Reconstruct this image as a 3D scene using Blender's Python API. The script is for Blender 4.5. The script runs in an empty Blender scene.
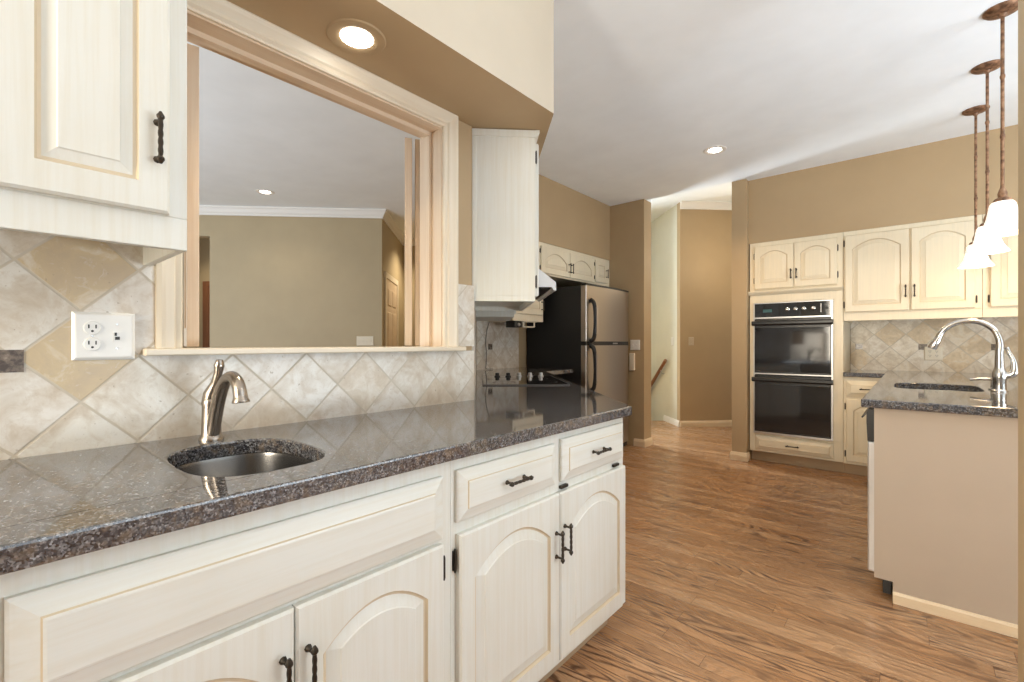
import bpy, bmesh, math, random
from mathutils import Vector, Matrix
random.seed(7)
S = bpy.context.scene
COL = S.collection
R = math.radians

# ------------------------------------------------------------------ camera, world, big lights, exposure
cam_d = bpy.data.cameras.new('camera'); cam = bpy.data.objects.new('camera', cam_d); COL.objects.link(cam)
cam.location = (0, 0, 1.169); cam.rotation_euler = (R(90), 0, R(40.82))
cam_d.sensor_width = 36; cam_d.lens = 465 / 1024 * 36; cam_d.shift_y = 2.5 / 1024; cam_d.clip_start = 0.02
S.camera = cam
W = bpy.data.worlds.new('sky'); S.world = W; W.use_nodes = True
bg = W.node_tree.nodes['Background']; bg.inputs[0].default_value = (0.93, 0.97, 1.0, 1); bg.inputs[1].default_value = 0.3
vs = S.view_settings; vs.view_transform = 'Standard'; vs.look = 'None'; vs.gamma = 1; vs.use_curve_mapping = False
vs.exposure = 0.0
S.cycles.use_denoising = True
S.cycles.max_bounces = 10; S.cycles.diffuse_bounces = 6; S.cycles.glossy_bounces = 5
S.cycles.sample_clamp_indirect = 6
S.cycles.caustics_reflective = False; S.cycles.caustics_refractive = False

def lamp(name, typ, loc, energy, color, **k):
    d = bpy.data.lights.new(name, typ); d.energy = energy; d.color = color
    rot = k.pop('rot', None)
    for a, v in k.items(): setattr(d, a, v)
    o = bpy.data.objects.new(name, d); COL.objects.link(o); o.location = loc
    if rot: o.rotation_euler = rot
    return o
WARM = (1.0, 0.84, 0.60); DAY = (0.82, 0.93, 1.0); NEU = (0.82, 0.92, 1.0); AMBER = (1.0, 0.68, 0.36)
# window and stair lamps: inferred daylight; the other area lamps are added fill
lamp('window_skylight', 'AREA', (3.2, 2.2, 1.4), 26, DAY, rot=(0, R(88), 0), shape='RECTANGLE', size=2.0, size_y=2.6)
lamp('ceiling_fill', 'AREA', (3.2, 2.2, 0.6), 235, NEU, rot=(0, R(164), 0), shape='RECTANGLE', size=1.1, size_y=2.6)  # added fill, tilted up to brighten the kitchen ceiling
lamp('oven_wall_fill', 'AREA', (-0.95, -2.25, 1.65), 125, (1.0, 0.90, 0.74), rot=(R(90), 0, 0), shape='RECTANGLE', size=0.9, size_y=1.5)  # unseen warm fill added behind the camera for the oven wall
lamp('room_fill', 'AREA', (-4.2, -2.25, 1.4), 75, DAY, rot=(R(88), 0, 0), shape='RECTANGLE', size=3.4, size_y=2.0)  # added to brighten the room beyond, no window seen there
lamp('room_ceiling_fill', 'AREA', (-4.2, -2.25, 0.6), 115, NEU, rot=(R(150), 0, 0), shape='RECTANGLE', size=3.4, size_y=0.9)  # added up-tilted fill for the ceiling of that room
lamp('stair_daylight', 'AREA', (-4.75, 6.3, 1.5), 290, DAY, rot=(R(90), 0, R(-90)), shape='RECTANGLE', size=0.9, size_y=1.6)

# ------------------------------------------------------------------ materials
def mat(name, col, rough=0.5, metal=0.0, coat=0.0, emit=None, estr=0.0, spec=0.5):
    m = bpy.data.materials.new(name); m.use_nodes = True
    b = m.node_tree.nodes['Principled BSDF']
    b.inputs['Base Color'].default_value = (*col, 1); b.inputs['Roughness'].default_value = rough
    b.inputs['Metallic'].default_value = metal; b.inputs['Coat Weight'].default_value = coat
    b.inputs['Coat Roughness'].default_value = 0.05
    b.inputs['Specular IOR Level'].default_value = spec
    if emit: b.inputs['Emission Color'].default_value = (*emit, 1); b.inputs['Emission Strength'].default_value = estr
    return m
class NT:
    def __init__(s, m): s.t = m.node_tree; s.b = s.t.nodes['Principled BSDF']
    def n(s, typ, **k):
        x = s.t.nodes.new(typ)
        for a, v in k.items(): setattr(x, a, v)
        return x
    def l(s, a, b): s.t.links.new(a, b)
    def m(s, op, a, b=None, c=None):
        x = s.n('ShaderNodeMath', operation=op)
        for i, v in enumerate((a, b, c)):
            if v is None: continue
            if isinstance(v, (int, float)): x.inputs[i].default_value = v
            else: s.l(v, x.inputs[i])
        return x.outputs[0]
    def ramp(s, fac, stops, interp='LINEAR'):
        x = s.n('ShaderNodeValToRGB'); r = x.color_ramp; r.interpolation = interp
        while len(r.elements) < len(stops): r.elements.new(0.5)
        for e, (p, c) in zip(r.elements, stops): e.position = p; e.color = (*c, 1)
        s.l(fac, x.inputs[0]); return x.outputs[0]
    def mix(s, fac, a, b, mode='MIX'):
        x = s.n('ShaderNodeMix', data_type='RGBA', blend_type=mode)
        for i, v in ((0, fac), (6, a), (7, b)):
            if isinstance(v, (int, float)): x.inputs[i].default_value = v
            elif isinstance(v, tuple): x.inputs[i].default_value = (*v, 1)
            else: s.l(v, x.inputs[i])
        return x.outputs[2]
    def coord(s, scale=None):
        c = s.n('ShaderNodeTexCoord').outputs['Object']
        if scale:
            mp = s.n('ShaderNodeMapping'); s.l(c, mp.inputs[0]); mp.inputs['Scale'].default_value = scale; c = mp.outputs[0]
        return c
    def noise(s, vec, scale, detail=4, rough=0.6, dist=0.0):
        x = s.n('ShaderNodeTexNoise'); s.l(vec, x.inputs['Vector'])
        x.inputs['Scale'].default_value = scale; x.inputs['Detail'].default_value = detail
        x.inputs['Roughness'].default_value = rough; x.inputs['Distortion'].default_value = dist
        return x.outputs['Fac']
    def bump(s, h, strength, dist=0.01):
        x = s.n('ShaderNodeBump'); x.inputs['Strength'].default_value = strength; x.inputs['Distance'].default_value = dist
        s.l(h, x.inputs['Height']); s.l(x.outputs[0], s.b.inputs['Normal'])
    def base(s, c): s.l(c, s.b.inputs['Base Color'])

def paint(name, col, rough=0.6, var=0.03):
    m = mat(name, col, rough); t = NT(m)
    f = t.noise(t.coord(), 3.0, 3)
    t.base(t.ramp(f, [(0.3, tuple(c * (1 - var) for c in col)), (0.7, tuple(min(1, c * (1 + var)) for c in col))]))
    t.bump(t.noise(t.coord(), 180, 3), 0.06, 0.004)
    return m
def wood_paint(name, col, streak, scale, rough=0.38, amt=0.46, lo=0.42, hi=0.72):
    m = mat(name, col, rough); t = NT(m)
    f = t.noise(t.coord(scale), 1.0, 5, 0.65, 0.3)
    f2 = t.noise(t.coord(), 2.3, 2)
    c = t.mix(t.ramp(f, [(lo, (0, 0, 0)), (hi, (amt, amt, amt))]), col, streak)
    c = t.mix(t.ramp(f2, [(0.45, (0, 0, 0)), (0.75, (0.35, 0.35, 0.35))]), c, streak)
    t.base(c); t.bump(f, 0.08, 0.003)
    return m
M = {}
TAN = (0.42, 0.305, 0.175)
M['tan'] = paint('tan_wall_paint', TAN)
M['lit_tan'] = paint('lit_tan_pillar', (0.58, 0.46, 0.29))  # the wall tan made lighter, bounced light put into the pillar colour
M['olive'] = paint('olive_tan_wall_paint', (0.43, 0.345, 0.215))
M['cream_wall'] = paint('cream_soffit_front', (0.61, 0.54, 0.43))
M['panel_paint'] = paint('beige_panel_paint', (0.46, 0.38, 0.30))
M['white_wall'] = paint('stair_wall_paint', (0.66, 0.64, 0.55))
M['ceil'] = paint('ceiling_white', (0.87, 0.92, 0.965), 0.8)
M['white'] = mat('white_trim_paint', (0.82, 0.80, 0.77), 0.45)
CR, ST = (0.70, 0.70, 0.65), (0.61, 0.56, 0.44)
M['cream_v'] = wood_paint('glazed_cream_vertical', CR, ST, (60, 60, 2.2))
M['cream_h'] = wood_paint('glazed_cream_horizontal', CR, ST, (2.2, 60, 60))
CW = (0.74, 0.655, 0.49)  # cabinet cream again, with warm lamplight put into the colour
M['warm_v'] = wood_paint('lamplit_cream_vertical', CW, ST, (60, 60, 2.2))
M['warm_h'] = wood_paint('lamplit_cream_horizontal', CW, ST, (2.2, 60, 60))
M['glaze'] = mat('groove_glaze', (0.60, 0.50, 0.35), 0.5)
M['toe'] = mat('toe_board', (0.42, 0.30, 0.18), 0.6)
M['maple_v'] = wood_paint('pickled_maple_vertical', (0.68, 0.55, 0.41), (0.58, 0.41, 0.26), (45, 45, 1.6), 0.4, 0.7)
M['maple_h'] = wood_paint('pickled_maple_horizontal', (0.68, 0.55, 0.41), (0.58, 0.41, 0.26), (45, 1.6, 45), 0.4, 0.7)
M['casing_v'] = wood_paint('whitewashed_casing_vertical', (0.74, 0.66, 0.53), (0.66, 0.54, 0.39), (45, 45, 1.6), 0.35, 0.5)
M['casing_h'] = wood_paint('whitewashed_casing_horizontal', (0.74, 0.66, 0.53), (0.66, 0.54, 0.39), (45, 1.6, 45), 0.35, 0.5)
M['base_wood'] = wood_paint('whitewashed_baseboard', (0.78, 0.64, 0.45), (0.66, 0.50, 0.32), (3, 3, 60), 0.4, 0.5)
M['brown_wood'] = wood_paint('brown_wood', (0.26, 0.11, 0.05), (0.14, 0.06, 0.03), (30, 30, 2), 0.35, 0.7)
M['bronze'] = mat('dark_bronze', (0.055, 0.045, 0.036), 0.38, 0.85)
M['copper'] = mat('aged_copper', (0.25, 0.14, 0.085), 0.5, 0.65)
t = NT(M['copper']); t.base(t.ramp(t.noise(t.coord(), 38, 5), [(0.35, (0.12, 0.065, 0.04)), (0.55, (0.30, 0.17, 0.10)), (0.75, (0.42, 0.27, 0.17))]))
M['nickel'] = mat('brushed_nickel', (0.36, 0.315, 0.27), 0.27, 1.0)
M['chrome'] = mat('polished_chrome', (0.68, 0.665, 0.64), 0.19, 1.0)
M['steel'] = mat('sink_steel', (0.26, 0.25, 0.24), 0.26, 1.0)
M['dark_steel'] = mat('dark_steel', (0.20, 0.195, 0.19), 0.35, 1.0)
M['stainless'] = mat('fridge_stainless', (0.52, 0.46, 0.40), 0.34, 1.0)
t = NT(M['stainless']); t.bump(t.noise(t.coord((4, 4, 300)), 1, 3), 0.05, 0.002)
M['silver'] = mat('silver_trim', (0.55, 0.54, 0.53), 0.32, 0.9)
M['dw_front'] = mat('dishwasher_grey', (0.60, 0.60, 0.60), 0.3, 0.6)
M['black'] = mat('black_enamel', (0.010, 0.010, 0.011), 0.30)
M['black_tex'] = mat('black_textured_side', (0.012, 0.012, 0.013), 0.55)
M['blackglass'] = mat('black_glass', (0.006, 0.006, 0.007), 0.04, coat=0.6)
M['ovenglass'] = mat('oven_window_glass', (0.016, 0.016, 0.018), 0.07, coat=0.4)
M['darkplastic'] = mat('dark_plastic', (0.02, 0.02, 0.02), 0.4)
M['display'] = mat('clock_display', (0.01, 0.03, 0.03), 0.2, emit=(0.25, 0.55, 0.5), estr=0.12)
M['plastic'] = mat('white_plastic', (0.80, 0.79, 0.76), 0.35)
M['ivory'] = mat('ivory_plastic', (0.72, 0.65, 0.52), 0.35)
M['almond'] = mat('tan_plastic', (0.52, 0.42, 0.30), 0.4)
M['slot'] = mat('slot_black', (0.02, 0.018, 0.015), 0.5)
M['hoodwhite'] = mat('white_enamel', (0.85, 0.85, 0.85), 0.22)
M['brass'] = mat('antique_brass', (0.42, 0.30, 0.14), 0.35, 0.9)
M['shade'] = mat('lit_frosted_glass', (0.95, 0.93, 0.88), 0.35, emit=(1.0, 0.95, 0.86), estr=0.55)
M['lens'] = mat('lamp_lens', (1, 1, 1), 0.4, emit=(1.0, 0.94, 0.82), estr=14)
M['rubber'] = mat('grey_cord', (0.16, 0.15, 0.14), 0.6)
M['accent'] = mat('accent_tile', (0.13, 0.09, 0.065), 0.3, coat=0.2)
t = NT(M['accent']); t.base(t.ramp(t.noise(t.coord(), 60, 4), [(0.4, (0.07, 0.05, 0.04)), (0.62, (0.22, 0.17, 0.13)), (0.8, (0.40, 0.34, 0.29))]))

def tile_mat(name, axis, h0, z0, d, warm, seed, ochre=()):
    m = mat(name, (0.6, 0.55, 0.46), 0.42); t = NT(m)
    co = t.coord(); sp = t.n('ShaderNodeSeparateXYZ'); t.l(co, sp.inputs[0])
    h = t.m('SUBTRACT', sp.outputs[axis], h0); z = t.m('SUBTRACT', sp.outputs[2], z0)
    a = t.m('ADD', t.m('DIVIDE', t.m('ADD', h, z), d), 0.5); b = t.m('ADD', t.m('DIVIDE', t.m('SUBTRACT', h, z), d), 0.5)
    ia, ib = t.m('FLOOR', a), t.m('FLOOR', b)
    cb = t.n('ShaderNodeCombineXYZ'); t.l(ia, cb.inputs[0]); t.l(ib, cb.inputs[1]); cb.inputs[2].default_value = seed
    wn = t.n('ShaderNodeTexWhiteNoise', noise_dimensions='3D'); t.l(cb.outputs[0], wn.inputs['Vector'])
    rnd = wn.outputs['Value']
    ca = t.ramp(rnd, [(0.0, (0.72, 0.69, 0.63)), (0.30, (0.66, 0.62, 0.55)), (0.52, (0.74, 0.71, 0.64)), (0.70, (0.64, 0.57, 0.47)), (0.88, (0.69, 0.65, 0.59))], 'CONSTANT')
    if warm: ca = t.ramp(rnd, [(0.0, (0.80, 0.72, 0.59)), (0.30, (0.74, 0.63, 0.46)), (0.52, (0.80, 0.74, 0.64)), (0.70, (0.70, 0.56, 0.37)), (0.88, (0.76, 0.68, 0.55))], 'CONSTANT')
    for p, q in ochre:
        k = t.m('MULTIPLY', t.m('COMPARE', ia, p, 0.1), t.m('COMPARE', ib, q, 0.1)); ca = t.mix(k, ca, (0.56, 0.44, 0.27))
    ov = t.n('ShaderNodeVectorMath', operation='ADD'); t.l(co, ov.inputs[0]); t.l(wn.outputs['Color'], ov.inputs[1])
    cloud = t.noise(ov.outputs[0], 9, 6, 0.62, 0.8); fine = t.noise(ov.outputs[0], 55, 5, 0.7)
    c = t.mix(t.ramp(cloud, [(0.42, (0, 0, 0)), (0.68, (0.75, 0.75, 0.75))]), ca, (0.46, 0.36, 0.25))
    c = t.mix(t.ramp(cloud, [(0.30, (0.6, 0.6, 0.6)), (0.46, (0, 0, 0))]), c, (0.74, 0.71, 0.66))
    blotch = t.noise(ov.outputs[0], 24, 6, 0.68, 1.2)
    c = t.mix(t.ramp(blotch, [(0.50, (0, 0, 0)), (0.70, (0.5, 0.5, 0.5))]), c, (0.47, 0.37, 0.26))
    c = t.mix(t.ramp(blotch, [(0.28, (0.45, 0.45, 0.45)), (0.44, (0, 0, 0))]), c, (0.72, 0.70, 0.66))
    c = t.mix(t.ramp(fine, [(0.55, (0, 0, 0)), (0.78, (0.45, 0.45, 0.45))]), c, (0.44, 0.35, 0.26))
    pit = t.noise(co, 95, 2, 0.5); pm = t.ramp(pit, [(0.70, (0, 0, 0)), (0.76, (1, 1, 1))])
    c = t.mix(t.m('MULTIPLY', pm, 0.7), c, (0.36, 0.29, 0.21))
    def edge(x, i): f = t.m('SUBTRACT', x, i); return t.m('MINIMUM', f, t.m('SUBTRACT', 1.0, f))
    e = t.m('MULTIPLY', t.m('MINIMUM', edge(a, ia), edge(b, ib)), d * 0.7071)
    e = t.m('ADD', e, t.m('MULTIPLY', t.m('SUBTRACT', fine, 0.5), 0.0016))
    g = t.ramp(t.m('DIVIDE', e, 0.006), [(0.30, (1, 1, 1)), (0.60, (0, 0, 0))])
    c = t.mix(g, c, (0.53, 0.47, 0.38)); t.base(c)
    hgt = t.m('SUBTRACT', t.m('SUBTRACT', 1.0, g), t.m('MULTIPLY', pm, 0.6))
    t.bump(hgt, 0.30, 0.003)
    t.l(t.m('ADD', 0.36, t.m('MULTIPLY', g, 0.4)), t.b.inputs['Roughness'])
    return m
M['tile_near'] = tile_mat('travertine_tile_near', 1, 0.168, 1.356, 0.2183, False, 11.0, ((0, 0), (-1, 1)))
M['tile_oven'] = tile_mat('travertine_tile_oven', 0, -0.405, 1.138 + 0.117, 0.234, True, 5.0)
M['tile_hob'] = tile_mat('travertine_tile_hob', 1, 3.36, 1.028, 0.2183, False, 8.0)

def granite(name):
    m = mat(name, (0.1, 0.09, 0.08), 0.05, spec=0.9, coat=0.15); t = NT(m); co = t.coord()
    t.b.inputs['IOR'].default_value = 1.62
    v = t.n('ShaderNodeTexVoronoi', feature='F1'); t.l(co, v.inputs['Vector']); v.inputs['Scale'].default_value = 330
    v.inputs['Randomness'].default_value = 1.0
    sp = t.n('ShaderNodeSeparateColor'); t.l(v.outputs['Color'], sp.inputs[0])
    c = t.ramp(sp.outputs[0], [(0.0, (0.016, 0.017, 0.023)), (0.26, (0.055, 0.054, 0.060)), (0.48, (0.110, 0.108, 0.112)), (0.70, (0.19, 0.19, 0.195)), (0.92, (0.30, 0.31, 0.33))], 'CONSTANT')
    n = t.noise(co, 90, 4, 0.7); c = t.mix(t.ramp(n, [(0.40, (0.8, 0.8, 0.8)), (0.52, (0, 0, 0))]), c, (0.035, 0.033, 0.038))
    n2 = t.noise(co, 45, 3); c = t.mix(t.ramp(n2, [(0.50, (0, 0, 0)), (0.66, (0.5, 0.5, 0.5))]), c, (0.19, 0.135, 0.085))
    t.base(c); return m
M['granite'] = granite('speckled_brown_granite')

def oak_floor():
    m = mat('oak_strip_floor', (0.3, 0.16, 0.08), 0.3, spec=0.45); t = NT(m)
    co = t.coord(); sp = t.n('ShaderNodeSeparateXYZ'); t.l(co, sp.inputs[0]); X, Y = sp.outputs[0], sp.outputs[1]
    w, L = 0.078, 0.95
    ry = t.m('DIVIDE', Y, w); row = t.m('FLOOR', ry)
    wr = t.n('ShaderNodeTexWhiteNoise', noise_dimensions='1D'); t.l(row, wr.inputs['W'])
    xx = t.m('ADD', t.m('DIVIDE', X, L), t.m('MULTIPLY', wr.outputs['Value'], 7.3)); pl = t.m('FLOOR', xx)
    cb = t.n('ShaderNodeCombineXYZ'); t.l(row, cb.inputs[0]); t.l(pl, cb.inputs[1])
    wn = t.n('ShaderNodeTexWhiteNoise', noise_dimensions='2D'); t.l(cb.outputs[0], wn.inputs['Vector'])
    off = t.n('ShaderNodeVectorMath', operation='SCALE'); t.l(wn.outputs['Color'], off.inputs[0]); off.inputs['Scale'].default_value = 23
    ad = t.n('ShaderNodeVectorMath', operation='ADD'); t.l(co, ad.inputs[0]); t.l(off.outputs[0], ad.inputs[1])
    def mapped(sc):
        mp = t.n('ShaderNodeMapping'); t.l(ad.outputs[0], mp.inputs[0]); mp.inputs['Scale'].default_value = sc; return mp.outputs[0]
    # cathedral grain: contour lines of a stretched smooth field
    field = t.noise(mapped((1.3, 9.0, 1)), 1.0, 1.0, 0.4, 0.0)
    cont = t.m('FRACT', t.m('MULTIPLY', field, 18))
    line = t.ramp(t.m('ABSOLUTE', t.m('SUBTRACT', cont, 0.5)), [(0.0, (1, 1, 1)), (0.14, (0.75, 0.75, 0.75)), (0.30, (0, 0, 0))])
    pores = t.noise(mapped((7, 150, 1)), 1.0, 3, 0.7)
    broken = t.ramp(t.noise(mapped((9, 60, 1)), 1.0, 3), [(0.36, (0.5, 0.5, 0.5)), (0.55, (1, 1, 1))])
    c = t.ramp(wn.outputs['Value'], [(0.0, (0.36, 0.190, 0.088)), (0.35, (0.44, 0.242, 0.118)), (0.7, (0.48, 0.272, 0.138)), (1.0, (0.55, 0.335, 0.185))])
    mask = t.ramp(t.m('FRACT', t.m('MULTIPLY', wn.outputs['Value'], 7.7)), [(0.20, (0.45, 0.45, 0.45)), (0.5, (1, 1, 1))])
    c = t.mix(t.m('MULTIPLY', t.m('MULTIPLY', line, broken), mask), c, (0.085, 0.036, 0.018))
    c = t.mix(t.ramp(pores, [(0.54, (0, 0, 0)), (0.70, (0.65, 0.65, 0.65))]), c, (0.15, 0.07, 0.033))
    big = t.noise(co, 1.4, 2); c = t.mix(t.ramp(big, [(0.4, (0, 0, 0)), (0.75, (0.25, 0.25, 0.25))]), c, (0.45, 0.29, 0.18))
    fy = t.m('SUBTRACT', ry, row); fx = t.m('SUBTRACT', xx, pl)
    ey = t.m('MULTIPLY', t.m('MINIMUM', fy, t.m('SUBTRACT', 1, fy)), w); ex = t.m('MULTIPLY', t.m('MINIMUM', fx, t.m('SUBTRACT', 1, fx)), L)
    gap = t.ramp(t.m('DIVIDE', t.m('MINIMUM', ey, ex), 0.003), [(0.15, (0.75, 0.75, 0.75)), (0.5, (0, 0, 0))])
    c = t.mix(gap, c, (0.07, 0.03, 0.015)); t.base(c)
    t.l(t.m('ADD', 0.24, t.m('MULTIPLY', line, 0.14)), t.b.inputs['Roughness'])
    t.bump(t.m('SUBTRACT', 1.0, t.m('ADD', t.m('MULTIPLY', gap, 0.7), t.m('MULTIPLY', line, 0.25))), 0.12, 0.002)
    return m
M['floor'] = oak_floor()

# ------------------------------------------------------------------ mesh helpers
class MB:
    def __init__(s): s.bm = bmesh.new()
    def face(s, vs, mi=0):
        try: f = s.bm.faces.new(vs); f.material_index = mi; return f
        except ValueError: return None
    def box(s, x0, x1, y0, y1, z0, z1, mi=0):
        v = [s.bm.verts.new((x, y, z)) for z in (z0, z1) for y in (y0, y1) for x in (x0, x1)]
        for q in ((0, 2, 3, 1), (4, 5, 7, 6), (0, 1, 5, 4), (2, 6, 7, 3), (1, 3, 7, 5), (0, 4, 6, 2)): s.face([v[i] for i in q], mi)
        return s
    def prism(s, poly, z0, z1, mi=0):
        a = [s.bm.verts.new((x, y, z0)) for x, y in poly]; b = [s.bm.verts.new((x, y, z1)) for x, y in poly]
        n = len(poly); s.face(a[::-1], mi); s.face(b, mi)
        for i in range(n): s.face([a[i], a[(i + 1) % n], b[(i + 1) % n], b[i]], mi)
        return s
    def profile(s, pts, axis, lo, hi, mi=0):
        """extrude a 2-D profile; axis 'x': pts are (y, z)"""
        if axis == 'x': A = [s.bm.verts.new((lo, p, q)) for p, q in pts]; B = [s.bm.verts.new((hi, p, q)) for p, q in pts]
        else: A = [s.bm.verts.new((p, lo, q)) for p, q in pts]; B = [s.bm.verts.new((p, hi, q)) for p, q in pts]
        n = len(pts); s.face(A, mi); s.face(B[::-1], mi)
        for i in range(n): s.face([A[i], B[i], B[(i + 1) % n], A[(i + 1) % n]], mi)
        return s
    def loops(s, Ls, mis=None, cap0=True, cap1=True, mi=0):
        V = [[s.bm.verts.new(p) for p in L] for L in Ls]; n = len(V[0])
        for k in range(len(V) - 1):
            mm = mis[k] if mis else mi
            for i in range(n): s.face([V[k][i], V[k][(i + 1) % n], V[k + 1][(i + 1) % n], V[k + 1][i]], mm)
        if cap0: s.face(V[0][::-1], mis[0] if mis else mi)
        if cap1: s.face(V[-1], mis[-1] if mis else mi)
        return s
    def lathe(s, prof, origin=(0, 0, 0), axis=(0, 0, 1), n=20, mi=0, cap=True):
        """prof: (radius, height along axis)"""
        q = Vector((0, 0, 1)).rotation_difference(Vector(axis).normalized()); o = Vector(origin); Ls = []
        for r, hh in prof:
            Ls.append([o + q @ Vector((max(r, 1e-5) * math.cos(2 * math.pi * i / n), max(r, 1e-5) * math.sin(2 * math.pi * i / n), hh)) for i in range(n)])
        return s.loops(Ls, cap0=cap, cap1=cap, mi=mi)
    def tube(s, pts, rad, n=12, mi=0):
        P = [Vector(p) for p in pts]; rad = rad if isinstance(rad, (list, tuple)) else [rad] * len(P); Ls = []; side = None
        for i, p in enumerate(P):
            d = (P[min(i + 1, len(P) - 1)] - P[max(i - 1, 0)]).normalized()
            if side is None: side = d.orthogonal().normalized()
            side = (side - d * side.dot(d)).normalized(); up = d.cross(side)
            Ls.append([p + rad[i] * (math.cos(2 * math.pi * k / n) * side + math.sin(2 * math.pi * k / n) * up) for k in range(n)])
        return s.loops(Ls, mi=mi)
    def build(s, name, mats, parent=None, smooth=False, bevel=0, seg=2):
        bmesh.ops.recalc_face_normals(s.bm, faces=s.bm.faces)
        me = bpy.data.meshes.new(name); s.bm.to_mesh(me); s.bm.free()
        for m in (mats if isinstance(mats, (list, tuple)) else [mats]): me.materials.append(M[m])
        if smooth:
            for p in me.polygons: p.use_smooth = True
            me.set_sharp_from_angle(angle=R(38))
        o = bpy.data.objects.new(name, me); COL.objects.link(o)
        if parent: o.parent = parent
        if bevel:
            b = o.modifiers.new('edge', 'BEVEL'); b.width = bevel; b.segments = seg; b.limit_method = 'ANGLE'; b.angle_limit = R(50)
        return o
def smooth_path(pts, k=6):
    P = [Vector(p) for p in pts]; out = []
    for i in range(len(P) - 1):
        a, b, c, d = P[max(i - 1, 0)], P[i], P[i + 1], P[min(i + 2, len(P) - 1)]
        for j in range(k):
            u = j / k
            out.append(0.5 * ((2 * b) + (c - a) * u + (2 * a - 5 * b + 4 * c - d) * u * u + (3 * b - a - 3 * c + d) * u ** 3))
    out.append(P[-1]); return out
def interp(vals, k):
    out = []
    for i in range(len(vals) - 1):
        for j in range(k): out.append(vals[i] + (vals[i + 1] - vals[i]) * j / k)
    return out + [vals[-1]]
def tag(o, label, cat, group=None):
    o['label'] = label; o['category'] = cat
    if group: o['group'] = group
    return o
def thing(name, label, cat, loc=(0, 0, 0), rotz=0, group=None):
    o = bpy.data.objects.new(name, None); COL.objects.link(o); o.empty_display_size = 0.1
    o.location = loc; o.rotation_euler = (0, 0, R(rotz)); return tag(o, label, cat, group)
def struct(name, mb, mats, bevel=0, smooth=False):
    o = mb.build(name, mats, bevel=bevel, smooth=smooth); o['kind'] = 'structure'; return o

# ------------------------------------------------------------------ plan constants (metres)
H = 2.80; XW = -1.52; YC = 1.48          # ceiling; sink wall plane; its corner
XR = -3.20; YS = 4.94                    # wall behind the fridge; short return wall
SOF = 2.155                              # underside of the soffit
D = Vector((-0.70711, 0.70711)); Q = Vector((0.70711, 0.70711)); C0 = Vector((XW, YC))
def dg(s_, d_): p = C0 + D * s_ + Q * d_; return (p.x, p.y)
YF = 5.08; YO = 5.70                     # faces of the oven wall cabinets; the oven wall

# ------------------------------------------------------------------ the room shell
struct('floor', MB().prism([(-8.5, -2.4), (3.3, -2.4), (3.3, 5.83), (-0.55, 5.83), (-0.55, 8.39), (-2.475, 6.464), (-2.864, 6.853), (-3.78, 5.937), (-8.5, 5.937)], -0.06, 0), 'floor')
struct('ceiling', MB().prism([(-8.5, -2.4), (3.3, -2.4), (3.3, 5.83), (-1.39, 5.83), (-1.39, 5.0), (-2.30, 5.0), (-2.30, 5.13), (-8.5, 5.13)], H, H + 0.06), 'ceil')
struct('ceiling_hall', MB().prism([(-5.4, 5.06), (-0.4, 5.06), (-0.4, 8.6), (-2.475, 6.464), (-5.1, 9.09), (-7.4, 8.0)], 3.15, 3.2), 'ceil')
struct('wall_header', MB().box(-3.3, -0.4, 5.0, 5.06, H + 0.06, 3.2), 'ceil')
# sink wall with the pass-through opening
OY0, OY1, OZ0, OZ1 = 0.350, 1.316, 1.137, 2.105
mb = MB(); mb.box(-1.65, XW, -2.4, OY0, 0, H); mb.box(-1.65, XW, OY1, YC, 0, H); mb.box(-1.65, XW, OY0, OY1, 0, OZ0); mb.box(-1.65, XW, OY0, OY1, OZ1, H)
struct('wall_left', mb, 'tan')
struct('wall_diagonal', MB().prism([(XW, YC), (XR, 3.16), (XR - 0.13, 3.106), (-1.65, YC - 0.054)], 0, H), 'tan')
struct('wall_fridge', MB().box(XR - 0.13, XR, 3.11, 5.13, 0, H), 'tan')
struct('wall_return', MB().box(XR, -2.30, YS, 5.13, 0, H), 'tan', 0.004)
struct('wall_column', MB().box(-1.39, -1.252, 5.0, 5.83, 0, H), 'tan', 0.004)
struct('wall_back', MB().box(-1.252, 3.3, YO, 5.83, 0, H), 'tan')
struct('wall_pillar', MB().box(0.254, 0.42, 2.06, 2.20, 0, H), 'lit_tan', 0.004)
mb = MB(); mb.box(-8.5, 3.3, -2.53, -2.4, 0, 0.35); mb.box(-8.5, 3.3, -2.53, -2.4, 2.45, H)
for a, b in ((-8.5, -6.0), (-2.4, -1.4), (2.5, 3.3)): mb.box(a, b, -2.53, -2.4, 0.35, 2.45)
struct('wall_behind', mb, 'tan')
mb = MB(); mb.box(3.3, 3.43, -2.4, 5.83, 0, 0.2); mb.box(3.3, 3.43, -2.4, 5.83, 2.45, H); mb.box(3.3, 3.43, -2.4, -1.1, 0.2, 2.45); mb.box(3.3, 3.43, 3.5, 5.83, 0.2, 2.45)
struct('wall_right', mb, 'tan')
# soffits: the long front is a lighter cream, underside and the part over the fridge tan
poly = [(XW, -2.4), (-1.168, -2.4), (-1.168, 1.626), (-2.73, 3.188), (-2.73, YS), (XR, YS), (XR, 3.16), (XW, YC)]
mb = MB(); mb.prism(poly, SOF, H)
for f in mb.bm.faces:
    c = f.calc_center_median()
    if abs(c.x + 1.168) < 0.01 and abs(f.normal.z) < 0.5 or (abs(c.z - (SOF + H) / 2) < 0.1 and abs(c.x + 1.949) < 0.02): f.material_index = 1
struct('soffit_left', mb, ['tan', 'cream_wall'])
struct('soffit_back', MB().box(-1.252, 3.3, YF, YO, 2.165, H), 'tan')
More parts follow.
